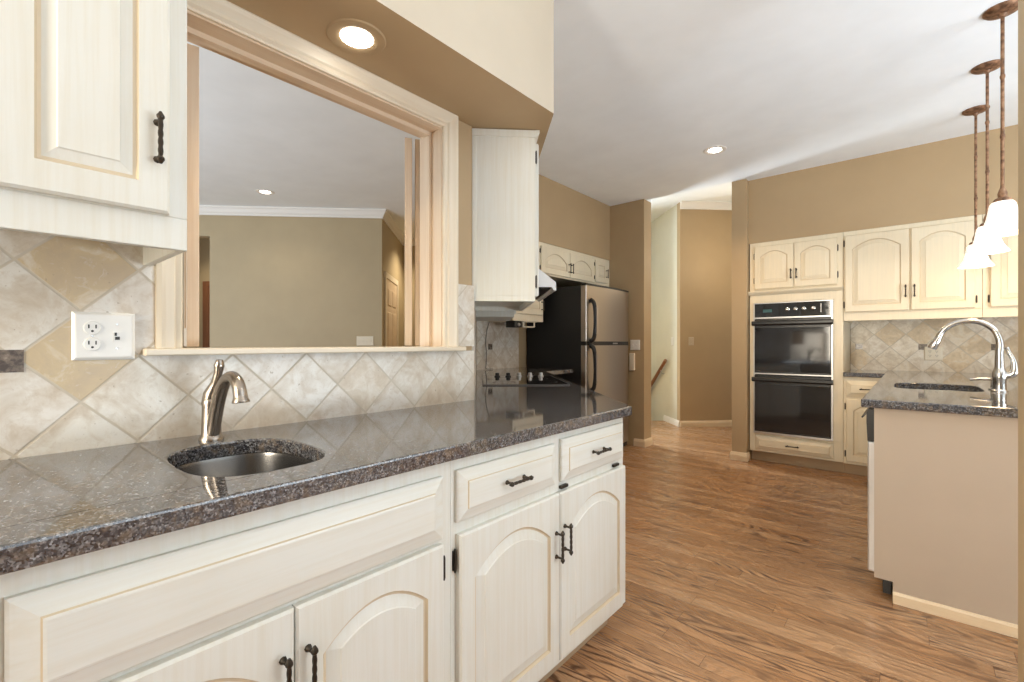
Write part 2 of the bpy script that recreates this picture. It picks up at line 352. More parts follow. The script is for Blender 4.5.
# hallway behind: diagonal end wall, stair wall, stairs going down
HC = Vector((-2.475, 6.464))
def hp(p): return (p.x, p.y)
struct('wall_hall', MB().prism([hp(HC), hp(HC + Q * 2.9), hp(HC + Q * 2.9 + D * 0.1), hp(HC + Q * 0.1 + D * 0.1), hp(HC + D * 0.1)], 0, 3.15), 'tan')
struct('wall_stair', MB().prism([hp(HC + D * 0.1), hp(HC + Q * 0.1 + D * 0.1), hp(HC + D * 4.6 + Q * 0.1), hp(HC + D * 4.6)], -2.6, 3.15), 'white_wall')
struct('wall_stair_end', MB().prism([hp(HC + D * 4.5), hp(HC + D * 4.6), hp(HC + D * 4.6 - Q * 1.4), hp(HC + D * 4.5 - Q * 1.4)], -2.6, 3.15), 'white_wall')
struct('wall_stair_left', MB().prism([hp(HC + D * 0.9 - Q * 1.3), hp(HC + D * 4.6 - Q * 1.3), hp(HC + D * 4.6 - Q * 1.4), hp(HC + D * 0.9 - Q * 1.4)], -2.6, 3.15), 'white_wall')
mb = MB()
for k in range(10):
    a = 0.55 + 0.27 * k; mb.prism([hp(HC + D * a), hp(HC + D * (a + 0.29)), hp(HC + D * (a + 0.29) - Q * 1.3), hp(HC + D * a - Q * 1.3)], -0.19 * (k + 1) - 0.16, -0.19 * (k + 1) + (0.0))
struct('staircase', mb, 'floor')
# crown and base mouldings of the hall
def moulding(name, path, prof, material, side):
    """prof (out, z) swept along straight plan segments, out measured to the given side"""
    mb = MB(); P = [Vector(p) for p in path]; Ls = []
    for i, p in enumerate(P):
        d0 = (P[i] - P[i - 1]).normalized() if i else (P[1] - P[0]).normalized()
        d1 = (P[i + 1] - P[i]).normalized() if i < len(P) - 1 else d0
        n0 = Vector((d0.y, -d0.x)) * side; n1 = Vector((d1.y, -d1.x)) * side
        nn = (n0 + n1); nn = nn / max(nn.dot(n0), 1e-6) if nn.length > 1e-6 else n0
        Ls.append([(p.x + nn.x * o, p.y + nn.y * o, z) for o, z in prof])
    mb.loops(Ls); return struct(name, mb, material)
CROWN = lambda z: [(0, z), (0.060, z), (0.060, z - 0.016), (0.048, z - 0.028), (0.030, z - 0.062), (0.014, z - 0.080), (0.014, z - 0.100), (0, z - 0.100)]
BASE = [(0, 0), (0.016, 0), (0.016, 0.055), (0.010, 0.075), (0.004, 0.085), (0, 0.085)]
moulding('trim_crown_hall', [hp(HC), hp(HC + Q * 2.9)], CROWN(3.15), 'white', 1)
moulding('baseboard_hall', [hp(HC), hp(HC + Q * 2.9)], BASE, 'base_wood', 1)
moulding('baseboard_stair', [hp(HC + D * 0.55), hp(HC + D * 0.02)], BASE, 'white', 1)
moulding('baseboard_return', [(-2.42, YS), (-2.30, YS), (-2.30, 5.13)], BASE, 'base_wood', 1)
moulding('baseboard_column', [(-1.39, 5.6), (-1.39, 5.0), (-1.252, 5.0), (-1.252, YF - 0.002)], BASE, 'base_wood', -1 if False else 1)
# room beyond the pass-through
RC = Vector((-4.93, 3.27))
struct('wall_far_room', MB().prism([hp(RC), hp(RC - Q * 2.02), hp(RC - Q * 2.02 + D * 0.12), hp(RC - Q * 0.12 + D * 0.12), hp(RC + D * 0.12)], 0, H), 'olive')
struct('wall_far_passage', MB().prism([hp(RC + D * 0.12), hp(RC - Q * 0.12 + D * 0.12), hp(RC - Q * 0.12 + D * 1.6), hp(RC + D * 1.6)], 0, H), 'olive')
struct('wall_passage_end', MB().prism([hp(RC + D * 1.6 - Q * 0.12), hp(RC + D * 1.6 + Q * 1.2), hp(RC + D * 1.7 + Q * 1.2), hp(RC + D * 1.7 - Q * 0.12)], 0, H), 'olive')
struct('wall_passage_right', MB().prism([hp(RC + D * 1.6 + Q * 1.2), hp(RC + Q * 1.2 - D * 0.4), (-3.33, 3.12), (-3.33, 5.13), (-4.2, 5.13)], 0, H), 'olive')
struct('wall_side_passage', MB().prism([hp(RC - Q * 2.02 + D * 0.12), hp(RC - Q * 1.92 + D * 0.12), hp(RC - Q * 1.92 + D * 1.3), hp(RC - Q * 2.02 + D * 1.3)], 0, H), 'olive')
struct('wall_side_end', MB().prism([hp(RC - Q * 1.9 + D * 1.3), hp(RC - Q * 4.3 + D * 1.3), hp(RC - Q * 4.3 + D * 1.42), hp(RC - Q * 1.9 + D * 1.42)], 0, H), 'olive')
struct('wall_side_left', MB().prism([hp(RC - Q * 2.9 + D * 0.0), hp(RC - Q * 5.2), hp(RC - Q * 5.2 + D * 0.12), hp(RC - Q * 2.9 + D * 0.12)], 0, H), 'olive')
struct('wall_side_header', MB().prism([hp(RC - Q * 2.02), hp(RC - Q * 2.9), hp(RC - Q * 2.9 + D * 0.12), hp(RC - Q * 2.02 + D * 0.12)], 2.45, H), 'olive')
moulding('trim_crown_far', [hp(RC - Q * 5.2), hp(RC), hp(RC + D * 1.6)], CROWN(H), 'white', 1)
moulding('trim_crown_passage', [hp(RC + D * 1.6), hp(RC + D * 1.6 + Q * 1.2)], CROWN(H), 'white', 1)
moulding('baseboard_far', [hp(RC - Q * 2.0), hp(RC), hp(RC + D * 0.2)], BASE, 'base_wood', 1)

# pass-through casing, jamb, stool
PROF = [(0.0, 0.0), (0.0, 0.014), (0.006, 0.018), (0.020, 0.0155), (0.026, 0.0205), (0.050, 0.024), (0.062, 0.027), (0.075, 0.024), (0.075, 0.0)]
iy0, iy1, iz1 = 0.372, 1.301, 2.088
def casing(side):
    Ls = []
    if side == 'top': rows = [[(XW + p, iy0 - o * 0.8, iz1 + o) for o, p in PROF], [(XW + p, iy1 + o, iz1 + o) for o, p in PROF]]
    elif side == 'left': rows = [[(XW + p, iy0 - o * 0.8, OZ0 + 0.019) for o, p in PROF], [(XW + p, iy0 - o * 0.8, iz1 + o) for o, p in PROF]]
    else: rows = [[(XW + p, iy1 + o, OZ0 + 0.019) for o, p in PROF], [(XW + p, iy1 + o, iz1 + o) for o, p in PROF]]
    return MB().loops(rows)
struct('trim_1', casing('left'), 'casing_v'); struct('trim_2', casing('right'), 'casing_v'); struct('trim_3', casing('top'), 'casing_h')
mb = MB(); mb.box(-1.66, XW + 0.004, OY0, 0.370, OZ0, 2.094); mb.box(-1.66, XW + 0.004, 1.296, OY1, OZ0, 2.094)
mb.box(-1.615, -1.58, 0.370, 0.384, OZ0 + 0.02, 2.094); mb.box(-1.615, -1.58, 1.282, 1.296, OZ0 + 0.02, 2.094)
struct('trim_4', mb, 'maple_v')
mb = MB(); mb.box(-1.66, XW + 0.004, 0.370, 1.296, 2.082, OZ1); mb.box(-1.615, -1.58, 0.384, 1.282, 2.066, 2.082)
struct('trim_5', mb, 'maple_h')
struct('trim_sill', MB().box(-1.68, XW + 0.045, 0.285, 1.405, OZ0, OZ0 + 0.019), 'casing_h', 0.004)

# travertine backsplashes (accent squares set at tile corners)
t_ = 0.012
mb = MB(); mb.box(XW, XW + t_, -2.0, YC + 0.003, 0.914, OZ0); mb.box(XW, XW + t_, -2.0, 0.312, OZ0, 1.437); mb.box(XW, XW + t_, 1.377, YC + 0.003, OZ0 + 0.02, 1.43)
for y, z in ((0.0475, 1.130),): mb.box(XW + t_ - 0.003, XW + t_ + 0.0012, y - 0.026, y + 0.026, z - 0.025, z + 0.025, 1)
struct('backsplash_left', mb, ['tile_near', 'accent'])
mb = MB(); mb.prism([dg(0.004, 0), dg(0.004, t_), dg(2.37, t_), dg(2.37, 0)], 0.914, 1.40)
mb.box(XR, XR + t_, 3.17, 3.80, 0.914, 1.42)
mb.box(XR + t_ - 0.003, XR + t_ + 0.0012, 3.36 - 0.03, 3.36 + 0.03, 1.137 - 0.028, 1.137 + 0.028, 1)
struct('backsplash_hob', mb, ['tile_hob', 'accent'])
mb = MB(); mb.box(-0.475, 1.31, YO - t_, YO, 0.914, 1.437)
for x in (-0.405, 0.063, 0.531, 0.999): mb.box(x - 0.03, x + 0.03, YO - t_ - 0.0012, YO - t_ + 0.003, 1.138 - 0.026, 1.138 + 0.026, 1)
struct('backsplash_back', mb, ['tile_oven', 'accent'])

# ------------------------------------------------------------------ counters
def slab(poly, hole, z0, z1):
    mb = MB(); bm = mb.bm
    vo = [bm.verts.new((x, y, z1)) for x, y in poly]; vh = [bm.verts.new((x, y, z1)) for x, y in hole]
    ed = [bm.edges.new((v[i], v[(i + 1) % len(v)])) for v in (vo, vh) for i in range(len(v))]
    bmesh.ops.triangle_fill(bm, use_beauty=True, use_dissolve=False, edges=ed)
    r = bmesh.ops.extrude_face_region(bm, geom=list(bm.faces))
    bmesh.ops.translate(bm, vec=(0, 0, z0 - z1), verts=[g for g in r['geom'] if isinstance(g, bmesh.types.BMVert)])
    return mb
def superellipse(cx, cy, a, b, n, k=40):
    out = []
    for i in range(k):
        th = 2 * math.pi * i / k; c, s_ = math.cos(th), math.sin(th)
        out.append((cx + a * math.copysign(abs(c) ** (2 / n), c), cy + b * math.copysign(abs(s_) ** (2 / n), s_)))
    return out
ZC0, ZC = 0.876, 0.914
cpoly = [(XW + 0.001, -2.0), (-0.868, -2.0), (-0.868, 1.50), (-0.868, 1.75), dg(2.376, 0.652)]
cpoly = [(XW + 0.001, -2.0), (-0.868, -2.0), (-0.868, YC + 0.652 * 0.4142), (-2.55, YC + 0.652 * 0.4142 + 1.682), (-2.55, 3.88), (XR + 0.001, 3.88), (XR + 0.001, 3.161), (XW + 0.001, YC + 0.001)]
SK = (-1.160, 0.412, 0.188, 0.137, 2.8)
c1 = slab(cpoly, superellipse(*SK), ZC0, ZC).build('countertop', 'granite', bevel=0.005)
tag(c1, 'long speckled granite worktop with small bar sink under the pass-through', 'countertop')
PK = (0.10, 3.72, 0.19, 0.275, 5)
ppoly = [(-0.475, YO - 0.001), (-0.475, YF - 0.03), (-0.184, YF - 0.03), (-0.184, 2.67), (0.80, 2.67), (0.80, YO - 0.001)]
c2 = slab(ppoly, superellipse(*PK), ZC0, ZC).build('countertop', 'granite', bevel=0.005)
tag(c2, 'granite worktop on the peninsula with tall chrome faucet', 'countertop')

def bowl(name, label, sk, depth, loc_drain):
    r = thing(name, label, 'sink', (sk[0], sk[1], ZC0 - depth))
    cx, cy, a, b, n = 0, 0, sk[2], sk[3], sk[4]; Ls = []
    for da, z in ((0.025, depth - 0.001), (0.004, depth - 0.001), (0.002, depth - 0.01), (-0.008, 0.05), (-0.02, 0.022), (-0.05, 0.006), (-0.10, 0.0)):
        Ls.append([(x, y, z) for x, y in superellipse(cx, cy, a + da, b + da, n)])
    out = [[(x, y, z - 0.004) for x, y, z in L] for L in Ls]
    MB().loops(Ls + out[::-1][0:0], cap0=False).build('basin', 'steel', r, True)
    MB().lathe([(0.0, 0.003), (0.018, 0.003), (0.022, 0.006), (0.034, 0.006), (0.038, 0.001)], (loc_drain[0], loc_drain[1], 0), n=24, cap=False).build('drain', 'chrome', r, True)
    return r
bowl('bar_sink', 'small undermount stainless bar sink below the short brushed nickel faucet', SK, 0.17, (0, 0))
bowl('kitchen_sink', 'undermount stainless sink in the peninsula worktop beside chrome faucet', PK, 0.20, (0, 0))

# ------------------------------------------------------------------ cabinets (local frame: x across, front faces -y, z up)
def panel_front(x0, x1, z0, z1, t, style, stile=0.052):
    """door: frame, glazed groove, raised field, optional arch; drawer: bevelled raised slab"""
    w, h = x1 - x0, z1 - z0; cx = (x0 + x1) / 2; N = 14
    def rect(o, y):
        a = w / 2 - o; L = [(cx - a, y, z0 + o), (cx + a, y, z0 + o)]
        for i in range(N + 1): L.append((cx + a - 2 * a * i / N, y, z1 - o))
        return L
    if style == 'drawer':
        Ls = [rect(0, 0), rect(0, -t + 0.011), rect(0.004, -t + 0.008), rect(min(0.032, h * 0.22), -t + 0.0005), rect(min(0.032, h * 0.22) + 0.002, -t - 0.003), rect(min(0.032, h * 0.22) + 0.006, -t - 0.004)]
        mis = [0, 0, 0, 1, 0, 0]
    else:
        rise = min(0.085, w * 0.17) if style == 'arch' else 0.0
        def inner(o, y):
            a = w / 2 - stile - o; zt = z1 - stile - rise - o; A = w / 2 - stile
            L = [(cx - a, y, z0 + stile * 1.1 + o), (cx + a, y, z0 + stile * 1.1 + o)]
            for i in range(N + 1):
                xx = a - 2 * a * i / N; L.append((cx + xx, y, zt + rise * (1 - (xx / A) ** 2)))
            return L
        g = min(0.036, w * 0.11)
        Ls = [rect(0, 0), rect(0, -t + 0.005), rect(0.005, -t), inner(0, -t), inner(0.004, -t + 0.006), inner(0.009, -t + 0.0065), inner(g, -t + 0.001), inner(g + 0.0025, -t - 0.001)]
        mis = [0, 0, 0, 1, 1, 0, 0, 0]
    return MB().loops(Ls, mis=mis, cap0=True, cap1=True)
def pull(parent, x, y, z, vertical, L=0.105):
    """cast bronze bar pull with beads and two posts"""
    mb = MB(); prof = []; n = 26
    for i in range(n + 1):
        u = i / n; e = abs(u - 0.5) * 2
        r = 0.0036 + 0.0014 * abs(math.sin(u * math.pi * 6)) + (0.0022 if 0.74 < e < 0.90 else 0) - (0.0012 if e > 0.93 else 0)
        prof.append((r, (u - 0.5) * L))
    ax = (0, 0, 1) if vertical else (1, 0, 0)
    mb.lathe(prof, (x, y - 0.026, z), ax, 8)
    for sg in (-1, 1):
        o = sg * L * 0.36; p = (x, y, z + o) if vertical else (x + o, y, z)
        mb.lathe([(0.0075, 0), (0.0065, 0.004), (0.0038, 0.008), (0.0036, 0.018), (0.005, 0.026)], p, (0, -1, 0), 8)
    return mb.build('pull_handle', 'bronze', parent, True)
def hinge(parent, x, y, z, h=0.05):
    mb = MB(); mb.box(x - 0.005, x + 0.005, y - 0.004, y, z - h / 2, z + h / 2)
    mb.lathe([(0.002, -h / 2 - 0.006), (0.0036, -h / 2), (0.0036, h / 2), (0.002, h / 2 + 0.006)], (x, y - 0.006, z), (0, 0, 1), 8)
    return mb.build('hinge', 'bronze', parent)
def cabinet(name, label, loc, rot, w, d, z0, z1, doors=(), drawers=(), toe=None, group=None, crown=False, open_top=False, recess=0.0, fin='cream', cat='cabinet', body_extra=None):
    """doors: (x0, x1, z0, z1, style, hinge side 'l'/'r', pull z or None); drawers: (x0, x1, z0, z1, with pull)"""
    r = thing(name, label, cat, loc, rot, group)
    mb = MB()
    if open_top:
        mb.box(0, w, 0, 0.02, z0, z1); mb.box(0, w, d - 0.01, d, z0, z1); mb.box(0, 0.018, 0.02, d - 0.01, z0, z1); mb.box(w - 0.018, w, 0.02, d - 0.01, z0, z1); mb.box(0.018, w - 0.018, 0.02, d - 0.01, z0, z0 + 0.018)
    else: mb.box(0, w, 0, d, z0 + recess, z1)
    if recess:
        mb.box(0, w, 0, 0.02, z0, z0 + recess); mb.box(0, 0.018, 0.02, d, z0, z0 + recess); mb.box(w - 0.018, w, 0.02, d, z0, z0 + recess)
    if body_extra: body_extra(mb)
    mb.build('carcass', fin + '_v', r, bevel=0.002)
    if toe: MB().box(0.0, w, 0.07, d, 0.0, z0).build('toe_kick', 'toe', r)
    if crown: MB().profile([(0.0, z1), (-0.020, z1), (-0.020, z1 - 0.012), (-0.010, z1 - 0.026), (-0.004, z1 - 0.034), (0.0, z1 - 0.034)], 'x', -0.0, w).build('crown_moulding', fin + '_h', r)
    for x0, x1, a, b, style, side, pz in doors:
        t = 0.019
        dr = panel_front(x0, x1, a, b, t, style).build('door', [fin + '_v', 'glaze'], r)
        if pz: pull(dr, (x1 - 0.022) if side == 'l' else (x0 + 0.022), -t, pz, True)
        hx = x0 - 0.007 if side == 'l' else x1 + 0.009
        hh = 0.05 if b - a > 0.35 else 0.035
        for hz in ((a + 0.066, b - 0.066) if b - a > 0.35 else (a + 0.05, b - 0.05)): hinge(dr, hx, 0.0, hz, hh)
    for x0, x1, a, b, pl in drawers:
        dw = panel_front(x0, x1, a, b, 0.02, 'drawer').build('drawer_front', [fin + '_h', 'glaze'], r)
        if pl: pull(dw, (x0 + x1) / 2, -0.022, (a + b) / 2, False)
    return r
XF = -0.897
# base run under the pass-through (faces +X)
r0 = cabinet('base_cabinet', 'long cream base cabinet below the small bar sink with wide blank drawer front', (XF, -0.02, 0), 90, 0.817, 0.62, 0.10, ZC0 - 0.001,
    doors=[(0.055, 0.414, 0.125, 0.672, 'arch', 'l', 0.548), (0.417, 0.782, 0.125, 0.672, 'arch', 'r', 0.548)], drawers=[(0.046, 0.784, 0.682, 0.838, False)], toe=True, open_top=True)
r1 = cabinet('base_cabinet', 'cream base cabinet at the worktop end with two drawers above paired arched doors', (XF, 0.797, 0), 90, 0.933, 0.62, 0.10, ZC0 - 0.001,
    doors=[(0.018, 0.461, 0.125, 0.677, 'arch', 'l', 0.515), (0.465, 0.922, 0.125, 0.677, 'arch', 'r', 0.525)], drawers=[(0.014, 0.445, 0.708, 0.842, True), (0.481, 0.915, 0.708, 0.850, True)], toe=True)
for x in (0.50, 0.86): MB().box(x - 0.021, x + 0.021, -0.012, 0, 0.684, 0.695).build('drawer_catch', 'bronze', r1, bevel=0.002)
cabinet('base_cabinet', 'cream base cabinet left of the sink cabinet below granite worktop', (XF, -1.0, 0), 90, 0.978, 0.62, 0.10, ZC0 - 0.001,
    doors=[(0.03, 0.485, 0.125, 0.672, 'arch', 'l', 0.548), (0.49, 0.945, 0.125, 0.672, 'arch', 'r', 0.548)], drawers=[(0.03, 0.945, 0.682, 0.838, False)], toe=True)
# base under the cooktop (diagonal)
x_, y_ = dg(0.27, 0.622)
cabinet('cooktop_cabinet', 'cream base cabinet under the black cooktop on the angled run', (x_, y_, 0), 135, 1.84, 0.61, 0.10, ZC0 - 0.001,
    doors=[(0.42, 0.80, 0.125, 0.672, 'arch', 'l', 0.55), (0.805, 1.185, 0.125, 0.672, 'arch', 'r', 0.55)], drawers=[(0.42, 1.185, 0.70, 0.84, False), (0.03, 0.40, 0.70, 0.84, True)], toe=True)
# wall cabinets on the sink side
cabinet('wall_cabinet', 'near cream wall cabinet with ornate pull above the double outlet', (-1.196, -0.36, 0), 90, 0.664, 0.323, 1.37, SOF - 0.001,
    doors=[(0.378, 0.629, 1.440, 2.12, 'square', 'l', 1.585), (0.11, 0.36, 1.440, 2.12, 'square', 'r', 1.585)], recess=0.068)
x_, y_ = dg(0.012, 0.292)
def end_trim(mb):
    mb.box(-0.006, 0.0, 0.0, 0.291, 2.118, 2.150); mb.box(-0.003, 0.0, 0.272, 0.291, 1.363, 2.12)
cabinet('wall_cabinet', 'tall cream wall cabinet showing its plain end beside the pass-through', (x_, y_, 0), 135, 0.64, 0.291, 1.363, SOF - 0.001,
    doors=[(0.02, 0.31, 1.39, 2.10, 'arch', 'l', 1.50), (0.315, 0.61, 1.39, 2.10, 'arch', 'r', 1.50)], crown=True, body_extra=end_trim, recess=0.025)
x_, y_ = dg(0.656, 0.305)
cabinet('hood_cabinet', 'short cream cabinet above the white range hood', (x_, y_, 0), 135, 0.76, 0.304, 1.662, SOF - 0.001,
    doors=[(0.02, 0.376, 1.69, 2.10, 'arch', 'l', 1.75), (0.381, 0.74, 1.69, 2.10, 'arch', 'r', 1.75)])
x_, y_ = dg(1.422, 0.305)
cabinet('wall_cabinet', 'cream wall cabinet past the range hood, its underside seen under nearer cabinet', (x_, y_, 0), 135, 0.66, 0.304, 1.372, SOF - 0.001,
    doors=[(0.02, 0.31, 1.40, 2.10, 'arch', 'l', 1.5), (0.32, 0.62, 1.40, 2.10, 'arch', 'r', 1.5)])
cabinet('wall_cabinet', 'cream wall cabinet against the black fridge side in the corner', (-2.87, 3.33, 0), 90, 0.48, 0.329, 1.387, 1.838,
    doors=[(0.025, 0.455, 1.455, 1.82, 'arch', 'l', 1.55)], fin='warm')
cabinet('fridge_cabinet', 'short row of cream cabinet doors above the refrigerator', (-2.735, 3.25, 0), 90, 1.685, 0.46, 1.84, SOF - 0.001,
    doors=[(0.335, 0.822, 1.855, 2.118, 'arch', 'l', 1.95), (0.827, 1.305, 1.855, 2.118, 'arch', 'r', 1.95), (1.348, 1.60, 1.868, 2.118, 'square', 'l', 1.98)], fin='warm')
# oven wall (faces -Y)
def oven_ledge(mb):
    mb.profile([(0.0, 1.645), (-0.012, 1.65), (-0.026, 1.668), (-0.030, 1.676), (-0.030, 1.684), (0.0, 1.684)], 'x', -0.008, 0.765)
r = thing('oven_cabinet', 'tall cream cabinet housing the black double oven', 'cabinet', (-1.242, YF, 0))
mb = MB(); W0 = 0.765
mb.box(0, W0, 0.0, 0.61, 1.57, 2.164); mb.box(0, W0, 0, 0.61, 0.105, 0.285); mb.box(0, 0.036, 0, 0.61, 0.285, 1.57); mb.box(W0 - 0.075, W0, 0, 0.61, 0.285, 1.57); mb.box(0.036, W0 - 0.075, 0.58, 0.61, 0.285, 1.57)
mb.build('carcass', 'warm_v', r, bevel=0.002)
mb = MB(); oven_ledge(mb); mb.build('ledge_moulding', 'warm_h', r)
MB().box(0.0, W0, 0.07, 0.6, 0.0, 0.105).build('toe_kick', 'toe', r)
for x0, x1, sd in ((0.045, 0.382, 'l'), (0.387, 0.722, 'r')):
    dr = panel_front(x0, x1, 1.703, 2.122, 0.019, 'arch', 0.05).build('door', ['warm_v', 'glaze'], r)
    pull(dr, x1 - 0.02 if sd == 'l' else x0 + 0.02, -0.019, 1.83, True, 0.095)
    for hz in (1.79, 2.03): hinge(dr, x0 - 0.004 if sd == 'l' else x1 + 0.004, 0, hz)
dw = panel_front(0.055, 0.695, 0.128, 0.262, 0.02, 'drawer').build('drawer_front', ['warm_h', 'glaze'], r); pull(dw, 0.375, -0.022, 0.195, False, 0.115)
GW = 'cream wall cabinets on the oven wall'
cabinet('wall_cabinet', 'cream wall cabinet with two arched doors right of the double oven', (-0.475, YF, 0), 0, 0.875, 0.61, 1.37, 2.164,
    doors=[(0.012, 0.446, 1.447, 2.124, 'arch', 'l', 1.605), (0.458, 0.835, 1.447, 2.124, 'arch', 'r', 1.605)], recess=0.068, fin='warm')
cabinet('wall_cabinet', 'cream wall cabinet half hidden behind the hanging glass pendant shades', (0.402, YF, 0), 0, 0.90, 0.61, 1.37, 2.164,
    doors=[(0.04, 0.43, 1.447, 2.124, 'arch', 'l', 1.605), (0.436, 0.86, 1.447, 2.124, 'arch', 'r', 1.605)], recess=0.068, fin='warm')
cabinet('base_cabinet', 'narrow cream base cabinet with one drawer between double oven and peninsula', (-0.475, YF, 0), 0, 0.335, 0.61, 0.10, ZC0 - 0.001,
    doors=[(0.02, 0.32, 0.125, 0.677, 'arch', 'l', None)], drawers=[(0.02, 0.32, 0.70, 0.842, True)], toe=True, fin='warm')
# peninsula carcass with painted end panel
r = thing('peninsula', 'beige painted peninsula base below the granite worktop', 'peninsula', (-0.138, 2.715, 0))
mb = MB(); mb.profile([(0.0, 0.092), (0.0, ZC0 - 0.001), (0.90, ZC0 - 0.001), (0.90, 0.0), (0.067, 0.0), (0.067, 0.092)], 'y', 0.0, 0.022)
mb.build('end_panel', 'panel_paint', r)
MB().box(0.86, 0.90, 0.022, 2.36, 0, ZC0 - 0.001).build('back_panel', 'panel_paint', r)
mb = MB(); mb.box(0.015, 0.86, 0.63, 0.645, 0.1, ZC0 - 0.001); mb.box(0.0, 0.03, 0.645, 2.36, 0.1, ZC0 - 0.001); mb.box(0.03, 0.86, 0.645, 2.36, 0.1, 0.12); mb.build('carcass', 'cream_v', r)
MB().box(0.07, 0.085, 0.022, 2.36, 0, 0.1).build('toe_kick', 'black', r)
MB().profile([(-0.012, 0), (0, 0), (0, 0.05), (-0.006, 0.05), (-0.012, 0.04)], 'x', 0.067, 0.90).build('baseboard_strip', 'base_wood', r)
for x0, x1 in ((0.67, 1.10), (1.105, 1.54)):
    mb = panel_front(x0, x1, 0.125, 0.677, 0.019, 'arch'); mb.bm.transform(Matrix.Translation((0, 2.36, 0)) @ Matrix.Rotation(R(-90), 4, 'Z')); mb.build('door', ['cream_v', 'glaze'], r)
# ------------------------------------------------------------------ dishwasher (front seen in profile)
r = thing('dishwasher', 'dishwasher with grey door and black control strip in the peninsula end', 'dishwasher', (-0.138, 2.74, 0))
MB().box(0.03, 0.62, 0.003, 0.60, 0.12, 0.868).build('tub', 'black_tex', r)
MB().box(-0.026, 0.03, 0.0, 0.602, 0.105, 0.71).build('door', 'dw_front', r, bevel=0.006)
mb = MB(); mb.profile([(-0.026, 0.712), (0.03, 0.712), (0.03, 0.862), (-0.022, 0.862), (-0.030, 0.845), (-0.030, 0.80)], 'y', 0.0, 0.602); mb.build('control_panel', 'black', r)
mb = MB(); mb.profile([(-0.034, 0.835), (-0.028, 0.84), (-0.046, 0.815), (-0.052, 0.818)], 'y', 0.03, 0.57); mb.build('handle', 'black', r)
MB().box(0.03, 0.06, 0.003, 0.60, 0.02, 0.10).build('kick_plate', 'black', r)

# ------------------------------------------------------------------ double oven
r = thing('double_oven', 'black built in double wall oven with chrome trim', 'oven', (-1.205, YF - 0.002, 0.287))
OW = 0.654; OH = 1.283 - 0.004
mb = MB(); mb.box(0.004, OW - 0.004, 0.004, 0.55, 0.004, OH - 0.002); mb.build('housing', 'black_tex', r)
mb = MB(); T = 0.012
mb.box(0, T, -0.012, 0.004, 0, OH); mb.box(OW - T, OW, -0.012, 0.004, 0, OH); mb.box(T, OW - T, -0.012, 0.004, OH - 0.008, OH); mb.box(T, OW - T, -0.016, 0.004, 0, 0.012)
mb.build('chrome_frame', 'silver', r)
z_a, z_b, z_c = 0.576, 1.125, 1.138   # lower door top, upper door top, control panel bottom
mb = MB(); mb.box(T, OW - T, -0.014, 0.004, z_c, OH - 0.008); mb.box(T, OW - T, -0.022, 0.004, z_b, z_c, 1)
cp = mb.build('control_panel', ['blackglass', 'silver'], r)
MB().box(0.085, 0.165, -0.0155, -0.013, 1.185, 1.215).build('display', 'display', cp)
for x in (0.295, 0.362, 0.430, 0.505):
    MB().lathe([(0.018, 0), (0.018, 0.004), (0.013, 0.008), (0.012, 0.022), (0.009, 0.024), (0.0, 0.024)], (x, -0.014, 1.208), (0, -1, 0), 18).build('knob', 'chrome', cp, True)
MB().box(0.562, 0.566, -0.016, -0.013, 1.17, 1.25).build('indicator_strip', 'silver', cp)
MB().lathe([(0.014, 0), (0.012, 0.002), (0.0, 0.0025)], (0.608, -0.014, 1.208), (0, -1, 0), 16).build('dial_window', 'darkplastic', cp)
for lo, hi in ((0.014, z_a - 0.004), (z_a + 0.012, z_b - 0.006)):
    od = MB().box(T + 0.001, OW - T - 0.001, -0.028, 0.002, lo, hi).build('oven_door', 'black', r, bevel=0.003)
    MB().box(T + 0.006, OW - T - 0.006, -0.031, -0.026, lo + 0.022, hi - 0.085).build('window_glass', 'ovenglass', od)
    mb = MB(); mb.profile([(-0.030, hi - 0.065), (-0.056, hi - 0.060), (-0.066, hi - 0.048), (-0.066, hi - 0.026), (-0.056, hi - 0.018), (-0.030, hi - 0.022)], 'x', -0.006, OW + 0.006); mb.build('handle', 'black', od, bevel=0.003)
    MB().box(T, OW - T, -0.030, -0.004, lo - 0.006, lo + 0.006).build('chrome_strip', 'silver', od)

# ------------------------------------------------------------------ refrigerator
r = thing('refrigerator', 'stainless top freezer refrigerator with black sides in the corner', 'refrigerator', (-2.492, 3.93, 0), 90)
FW = 0.895
MB().box(0, FW, 0.0, 0.69, 0.02, 1.745).build('cabinet_body', 'black_tex', r, bevel=0.004)
MB().box(0.01, FW - 0.01, 0.02, 0.6, 0.0, 0.02).build('foot_rail', 'black', r)
def fdoor(z0, z1, name):
    n = 12; pts = [(0.0, 0.0), (0.0, -0.052)]
    for i in range(n + 1):
        u = i / n; pts.append((0.008 + (FW - 0.016) * u, -0.060 - 0.022 * math.sin(math.pi * u)))
    pts += [(FW, -0.052), (FW, 0.0)]
    return MB().prism(pts, z0, z1).build(name, 'stainless', r, True)
d1 = fdoor(1.190, 1.742, 'freezer_door'); d2 = fdoor(0.075, 1.150, 'fresh_food_door')
n = 12; pts = [(0, 0.0)] + [(FW * i / n, -0.057 - 0.022 * math.sin(math.pi * i / n)) for i in range(n + 1)] + [(FW, 0.0)]
MB().prism(pts, 1.150, 1.190).build('gap_band', 'black', r, True)
MB().box(0.50, 0.60, -0.082, -0.079, 1.163, 1.177).build('nameplate', 'silver', r)
MB().prism([(p[0], p[1] - 0.004) for p in pts], 1.742, 1.762).build('top_cap', 'black', r, True)
MB().box(0.0, FW, -0.04, 0.0, 0.02, 0.075).build('base_grille', 'black', r)
